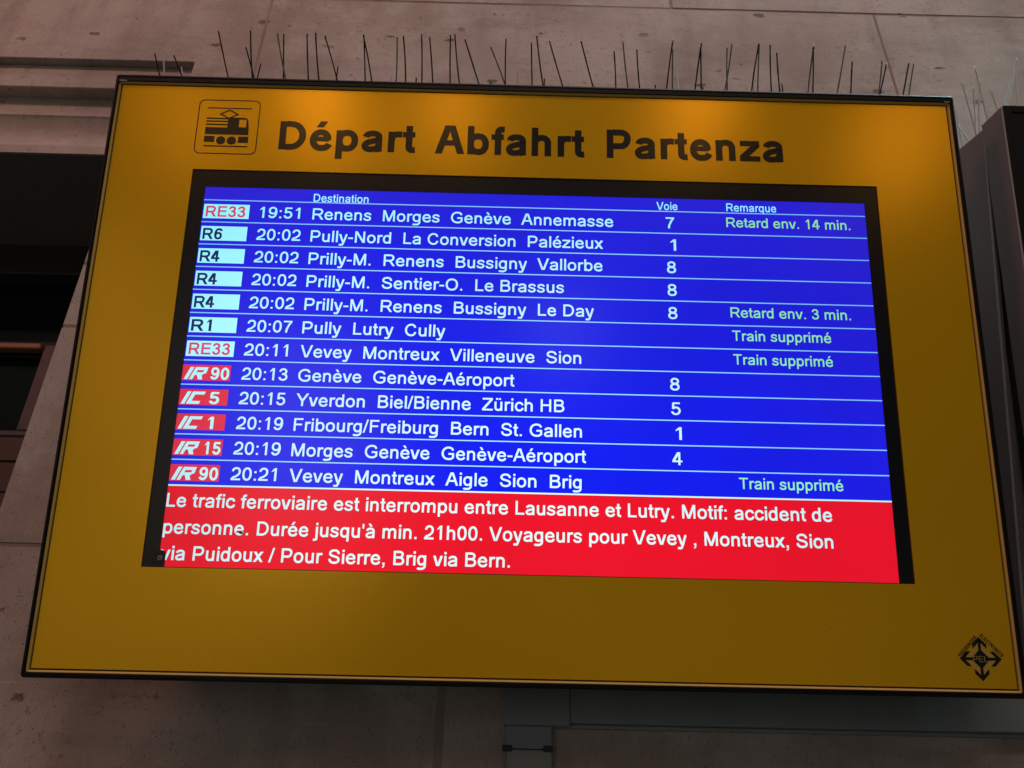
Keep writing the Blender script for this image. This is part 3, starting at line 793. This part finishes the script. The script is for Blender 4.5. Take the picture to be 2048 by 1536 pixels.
# holding clip with its screw at the lower left of the screen
bm = bmesh.new()
pts = [(-0.524, -0.2872), (-0.5030, -0.2872), (-0.5030, -0.2710)]
for k in range(7):
    t = R(15 * k); pts.append((-0.5090 + 0.006 * math.cos(t), -0.2705 + 0.006 * math.sin(t)))
pts.append((-0.524, -0.2645))
bot = [bm.verts.new((x, y, -0.0021)) for x, y in pts]; topv = [bm.verts.new((x, y, -0.0006)) for x, y in pts]
bm.faces.new(topv); bm.faces.new(bot[::-1])
for i in range(len(pts)):
    j = (i + 1) % len(pts); bm.faces.new((bot[i], bot[j], topv[j], topv[i]))
clip = link('retaining_clip', bm, M['clip'], board)
bm = bmesh.new()
bmesh.ops.create_cone(bm, cap_ends=True, segments=20, radius1=0.0036, radius2=0.0031, depth=0.0012, matrix=Matrix.Translation((-0.5095, -0.2752, -0.0001)))
scw = link('screw', bm, M['screw'], clip)
bm = bmesh.new()
bmesh.ops.create_cone(bm, cap_ends=True, segments=6, radius1=0.0017, radius2=0.0017, depth=0.0004, matrix=Matrix.Translation((-0.5095, -0.2752, 0.00068)))
link('hex_socket', bm, M['clip'], clip)

# title words printed on the yellow face
TZ = 0.00025
for wd, a, b_ in (('Départ', -0.4053, -0.1908), ('Abfahrt', -0.1602, 0.0752), ('Partenza', 0.1103, 0.3890)):
    text('title_word', wd, a, b_, 0.3540, 0.0497, 150, M['print'], board, TZ)['label'] = 'black printed word ' + wd

# train pictogram
st = []
def rr(x0, x1, y0, y1, r, w_):
    p = []
    for cx_, cy_, a0 in ((x1 - r, y1 - r, 0), (x0 + r, y1 - r, 90), (x0 + r, y0 + r, 180), (x1 - r, y0 + r, 270)):
        for k in range(6): p.append(V(cx_ + r * math.cos(R(a0 + 18 * k)), cy_ + r * math.sin(R(a0 + 18 * k))))
    return strip(p, w_, True)
px0, px1 = -0.5367, -0.4405
st.append(rr(-0.5360, -0.4402, 0.3440, 0.4380, 0.0085, 0.0016))
st.append(rect(-0.5226, -0.4530, 0.4231, 0.4249))
st.append(strip([V(-0.4876, 0.4208), V(-0.5010, 0.4134), V(-0.4876, 0.4060), V(-0.4742, 0.4134)], 0.0022, True))
for y in (0.4055, 0.4004, 0.3948): st.append(rect(-0.5226, -0.4886, y - 0.0010, y + 0.0012))
st.append(rect(-0.5226, -0.4886, 0.3773, 0.3898))
st.append(rect(-0.4886, -0.4706, 0.3773, 0.4076))
st.append([[V(-0.4706, 0.3773), V(-0.4542, 0.3773), V(-0.4548, 0.3908), V(-0.4706, 0.3908)]])
st.append([[V(-0.4706, 0.4046), V(-0.4625, 0.4046), V(-0.4632, 0.4076), V(-0.4706, 0.4076)]])
st.append([[V(-0.4592, 0.3908), V(-0.4548, 0.3908), V(-0.4567, 0.4035), V(-0.4592, 0.4030)]])
st.append([[V(-0.4592, 0.4030), V(-0.4567, 0.4035), V(-0.4590, 0.4066), V(-0.4632, 0.4076), V(-0.4625, 0.4046), V(-0.4598, 0.4042)]])
st.append(rect(-0.5226, -0.5065, 0.3638, 0.3743)); st.append(rect(-0.4694, -0.4534, 0.3638, 0.3743))
for cx_ in (-0.4964, -0.4796): st.append([[V(cx_ + 0.0072 * math.cos(2 * math.pi * k / 28), 0.3671 + 0.0072 * math.sin(2 * math.pi * k / 28)) for k in range(28)]])
st.append(rect(-0.5226, -0.4534, 0.3560, 0.3580))
sheet('train_pictogram', st, M['print'], board, TZ, lambda p: (p.x, p.y))['label'] = 'black printed locomotive symbol in a rounded square'

# maker's emblem in the lower right corner: four arrows round a diamond
EC = V(0.6110, -0.3842)
emb = []
hd = 13.0; tip = 28.4
for a in range(4):
    ca, sa = round(math.cos(R(90 * a))), round(math.sin(R(90 * a)))
    rt = lambda x, y: V(x * ca - y * sa, x * sa + y * ca)
    emb.append([[rt(-1.9, 9), rt(1.9, 9), rt(1.9, 23), rt(-1.9, 23)]])
    emb.append([[rt(0, tip), rt(-9.6, tip - 9.6), rt(-9.6, tip - 15.4), rt(0, tip - 6)], [rt(0, tip), rt(0, tip - 6), rt(9.6, tip - 15.4), rt(9.6, tip - 9.6)]])
emb.append([[V(0, hd), V(-hd, 0), V(0, -hd), V(hd, 0)]])
pp = link('emblem_patch', bmesh.new(), M['pale_patch'], board)
bm = bmesh.new()
for a, b_ in ((0, 1), (1, 2)):
    pass
q = [(-24, 0), (0, 24), (24, 0), (12, -12), (0, -24), (-12, -12)]
bm.faces.new([bm.verts.new((EC.x + x * .001, EC.y + y * .001, 0.00006)) for x, y in q][::-1])
bm.normal_update()
for fc in bm.faces:
    if fc.normal.z < 0: fc.normal_flip()
bm.to_mesh(pp.data); bm.free(); 
em = sheet('maker_emblem', emb, M['print'], board, TZ, lambda p: (EC.x + p.x * .001, EC.y + p.y * .001))
em['label'] = 'black emblem of four arrows round a diamond'
text('emblem_letters', 'PEL', 0.6006, 0.6208, -0.3880, 0.0074, 70, M['pale_patch'], em, TZ + 0.0003)
def edge_text(s, start, ang, length, cap, w_):
    q_, a, b_ = text_quads(s, w_)
    sx = length / (b_ - a); sy = cap / CAP; c_, s_ = math.cos(R(ang)), math.sin(R(ang))
    return sheet('emblem_letters', q_, M['print'], em, TZ, lambda p: (start[0] + (p.x - a) * sx * c_ - p.y * sy * s_, start[1] + (p.x - a) * sx * s_ + p.y * sy * c_))
edge_text('PASSENGER', (0.5838, -0.3828), 45, 0.0362, 0.0050, 135)
edge_text('ELECTRONICS', (0.6124, -0.3546), -45, 0.0385, 0.0050, 135)

# small fly sitting on the red band
fly = empty('fly', SMAT @ Matrix.Translation((-0.4040, -0.2388, -0.0024)))
tag(fly, 'tiny dark fly sitting on the red message band after the word personne', 'insect')
bm = bmesh.new()
bmesh.ops.create_icosphere(bm, subdivisions=2, radius=1, matrix=Matrix.Translation((0.0015, 0, 0.0008)) @ Matrix.Diagonal((0.0026, 0.0017, 0.0012, 1)))
bmesh.ops.create_icosphere(bm, subdivisions=1, radius=0.0009, matrix=Matrix.Translation((-0.0014, 0.0010, 0.0008)))
link('body', bm, M['insect'], fly, True)
bm = bmesh.new()
for p0, p1 in (((-0.001, 0, .0006), (-0.0040, 0.0024, .0003)), ((-0.0040, 0.0024, .0003), (-0.0070, -0.0022, .0001)), ((-0.0070, -0.0022, .0001), (-0.0088, -0.0004, .0001)), ((0.002, -0.001, .0005), (0.0050, -0.0016, .0001))):
    tube(bm, p0, p1, 0.00035, 0.0003, 5)
link('leg', bm, M['insect'], fly)
bm = bmesh.new()
bmesh.ops.create_icosphere(bm, subdivisions=1, radius=1, matrix=Matrix.Translation((0.0052, -0.0002, 0.0007)) @ Matrix.Diagonal((0.0018, 0.0010, 0.0005, 1)))
link('wing', bm, M['insect_pale'], fly)

# ================================================================== NEIGHBOURING DISPLAY (right edge of the photo)
nb = empty('display_cabinet', SMAT @ Matrix.Translation((0.747, 0.0, 0.0)))
tag(nb, 'grey steel display cabinet with dark glass front at the right edge beside the yellow board', 'display cabinet')
NT = 0.4649
link('front_cabinet', nbox(0.0, 1.30, -0.45, NT, -0.0580, -0.0003, bev=0.0012), M['grey_metal'], nb)
bm = bmesh.new()
frame_plate(bm, 0.0009, 1.2991, -0.4491, NT - 0.0009, 0.014, 1.286, -0.436, NT - 0.012, -0.0010, 0.0030)
link('front_frame', bm, M['black'], nb)
link('display_glass', nbox(0.0142, 1.2858, -0.4358, NT - 0.0122, -0.0030, 0.0005), M['navy'], nb)
link('edge_strip', nbox(-0.0006, 0.0016, -0.449, NT - 0.001, -0.0022, 0.0004, bev=0.0003), M['grey_metal_light'], nb)
HR = Matrix.Translation((0, NT - 0.003, -0.0605)) @ Matrix.Rotation(R(4.5), 4, 'X')
def tilt(o):
    o.data.transform(HR); return o
tilt(link('rear_housing', nbox(0.0060, 1.29, -0.87, 0.0, -0.30, 0.0, bev=0.0012), M['grey_metal'], nb))
tilt(link('edge_strip', nbox(0.0048, 0.0072, -0.87, -0.001, -0.0032, 0.0006, bev=0.0003), M['grey_metal_light'], nb))
link('shadow_gap', nbox(0.0120, 1.28, -0.43, NT - 0.010, -0.0900, -0.0582), M['black'], nb)

# ================================================================== BIRD SPIKES
def dust(parent, c, r):
    bm = bmesh.new()
    bmesh.ops.create_icosphere(bm, subdivisions=2, radius=1)
    for v in bm.verts:
        n = 1 + random.uniform(-0.45, 0.45)
        v.co = Vector(c) + Vector((v.co.x * r * 0.55 * n, v.co.y * r * 1.5 * n, v.co.z * r * 0.6 * n))
    return link('dust_tuft', bm, M['dust'], parent)


def spike_strip(label, mat_, top, x0, x1, z0, z1, spikes, group, matfn, rad=0.00118, tufts=()):
    root = empty('bird_spike_strip', mat_)
    tag(root, label, 'bird spikes', group)
    link('base', nbox(x0, x1, top, top + 0.0025, z0, z1, bev=0.0006, seg=1), M['strip'], root)
    for k, (bx, z, tx, ht) in enumerate(spikes):
        z = min(max(z, z0 + 0.003), z1 - 0.003)
        bm = bmesh.new()
        n = 5; prev = None
        bow = random.uniform(-0.0012, 0.0012)
        pts_ = []
        for i in range(n + 1):
            t = i / n
            pts_.append((bx + (tx - bx) * t + bow * math.sin(math.pi * t), top + ht * t, z + random.uniform(-.0002, .0002)))
        for i in range(n): tube(bm, pts_[i], pts_[i + 1], rad * random.uniform(.9, 1.15), rad * random.uniform(.9, 1.1), 7)
        sp = link('spike', bm, M[matfn(k, bx, z)], root)
        if k in tufts: dust(sp, (tx, top + ht - 0.003, z), random.uniform(0.0026, 0.0044))
    return root


front = [[-0.4976, -0.0094, -0.5254, 0.0941], [-0.4623, -0.0472, -0.4918, 0.0932], [-0.4597, -0.0094, -0.473, 0.097], [-0.4054, -0.0116, -0.4293, 0.0952], [-0.4123, -0.0166, -0.4204, 0.0976], [-0.3706, -0.0144, -0.3815, 0.0972], [-0.3528, -0.0109, -0.3667, 0.0969], [-0.3218, -0.0137, -0.3515, 0.0937], [-0.279, -0.013, -0.2876, 0.0977], [-0.2671, -0.0116, -0.2881, 0.0956], [-0.2303, -0.018, -0.2332, 0.098], [-0.2136, -0.0137, -0.2225, 0.0977], [-0.1872, -0.0094, -0.192, 0.098], [-0.1694, -0.0144, -0.1794, 0.0976], [-0.141, -0.0087, -0.1444, 0.0979], [-0.1254, -0.008, -0.1373, 0.0992], [-0.092, -0.013, -0.1208, 0.0938], [-0.0458, -0.0294, -0.0783, 0.0927], [-0.0518, -0.0137, -0.0531, 0.098], [-0.0075, -0.023, -0.0107, 0.0982], [0.01, -0.008, -0.0025, 0.1002], [0.0441, -0.013, 0.0187, 0.0948], [0.0928, -0.0116, 0.0708, 0.0954], [0.1308, -0.0394, 0.129, 0.0982], [0.1472, -0.008, 0.139, 0.0987], [0.1718, -0.033, 0.1663, 0.0979], [0.2082, -0.008, 0.2222, 0.1016], [0.2228, -0.0294, 0.2258, 0.0978], [0.2549, -0.0116, 0.2697, 0.0971], [0.2678, -0.0187, 0.2702, 0.0982], [0.3121, -0.0223, 0.3152, 0.0981], [0.3024, -0.0094, 0.3196, 0.0963], [0.3461, -0.008, 0.364, 0.0973], [0.3579, -0.0116, 0.3654, 0.0976], [0.3806, -0.0116, 0.3835, 0.0978], [0.4027, -0.0315, 0.4009, 0.0977], [0.4373, -0.008, 0.4547, 0.0987], [0.446, -0.008, 0.4534, 0.0976], [0.4847, -0.008, 0.5069, 0.0975], [0.566, -0.0437, 0.5836, 0.0963], [0.5651, -0.0465, 0.5922, 0.0943], [0.606, -0.0458, 0.6298, 0.095], [0.6167, -0.0475, 0.6389, 0.0955], [0.5235, -0.049, 0.535, 0.0975]]
rear = [[-0.62, -0.0515, -0.6522, 0.0925], [-0.6268, -0.0708, -0.6402, 0.0971], [-0.5793, -0.0544, -0.6192, 0.0896], [-0.6002, -0.1058, -0.6219, 0.0958], [-0.4909, -0.0922, -0.4795, 0.0973], [-0.4353, -0.0972, -0.4327, 0.0978], [-0.3497, -0.0958, -0.3458, 0.0977], [-0.2615, -0.115, -0.2547, 0.0977], [-0.2151, -0.1222, -0.2119, 0.0977], [-0.1691, -0.1322, -0.1658, 0.0977], [-0.1225, -0.0965, -0.1002, 0.0955], [-0.111, -0.115, -0.1083, 0.098], [-0.077, -0.1286, -0.0797, 0.0979], [-0.0289, -0.0958, -0.0326, 0.0977], [0.0193, -0.1143, 0.0153, 0.0978], [0.0672, -0.1314, 0.0596, 0.0978], [0.0514, -0.0722, 0.0703, 0.0962], [0.0968, -0.1293, 0.1063, 0.0977], [0.2069, -0.125, 0.2144, 0.0977], [0.2473, -0.0772, 0.2424, 0.0981], [0.3022, -0.1279, 0.2994, 0.0978], [0.4024, -0.12, 0.3871, 0.0969], [0.4416, -0.1115, 0.4356, 0.098], [0.4868, -0.1115, 0.4777, 0.0975]]
housing = [[0.7560, -0.0866, 0.7422, 0.105], [0.7560, -0.080, 0.769, 0.1069], [0.7616, -0.0999, 0.7689, 0.1047], [0.790, -0.1452, 0.7600, 0.060], [0.7853, -0.174, 0.7785, 0.105], [0.757, -0.150, 0.735, 0.115], [0.775, -0.21, 0.781, 0.10]]
cab = [[0.7530, -0.0487, 0.744, 0.105], [0.7814, -0.053, 0.7694, 0.0649], [0.7560, -0.053, 0.757, 0.0232], [0.7876, -0.053, 0.7908, 0.0699], [0.7791, -0.053, 0.8034, 0.0818], [0.7657, -0.0179, 0.7946, 0.1009], [0.8074, -0.053, 0.8143, 0.1016], [0.832, -0.045, 0.828, 0.075]]
G = 'bird spike strips on top of the display housings'
spike_strip('front row of thin dark anti-bird wires along the top edge of the yellow board', SMAT, 0.4777, -0.60, 0.655, -0.054, -0.005, front, G,
            lambda k, x, z: 'wire_mid' if (x > 0.12 and k % 3 == 0) or k % 7 == 3 else 'wire', tufts=(24, 26, 29, 36, 37, 40))
spike_strip('shorter looking rear row of anti-bird wires behind the top edge of the yellow board', SMAT, 0.4748, -0.64, 0.60, -0.142, -0.063, rear, G,
            lambda k, x, z: 'wire_teal_lit' if k in (10, 16, 19) else ('wire_pale' if k % 2 else 'wire'))
spike_strip('dusty grey anti-bird wires on the rear grey housing at the right edge', SMAT, 0.4612, 0.7535, 1.2, -0.22, -0.070, housing, G,
            lambda k, x, z: 'wire_teal_lit' if k in (3,) else 'wire_pale', rad=0.0014, tufts=(0, 1, 2))
spike_strip('dusty anti-bird wires, some coloured as if lit teal, standing on the dark glass cabinet at the right edge', SMAT, 0.4652, 0.7495, 1.2, -0.0565, -0.004, cab, G,
            lambda k, x, z: ('wire_pale', 'wire_pale', 'wire_pale', 'wire_teal_lit', 'wire_teal_lit', 'wire_teal_lit', 'wire_pale', 'wire_pale')[k], rad=0.0014, tufts=(0, 1, 2, 4, 5, 7))
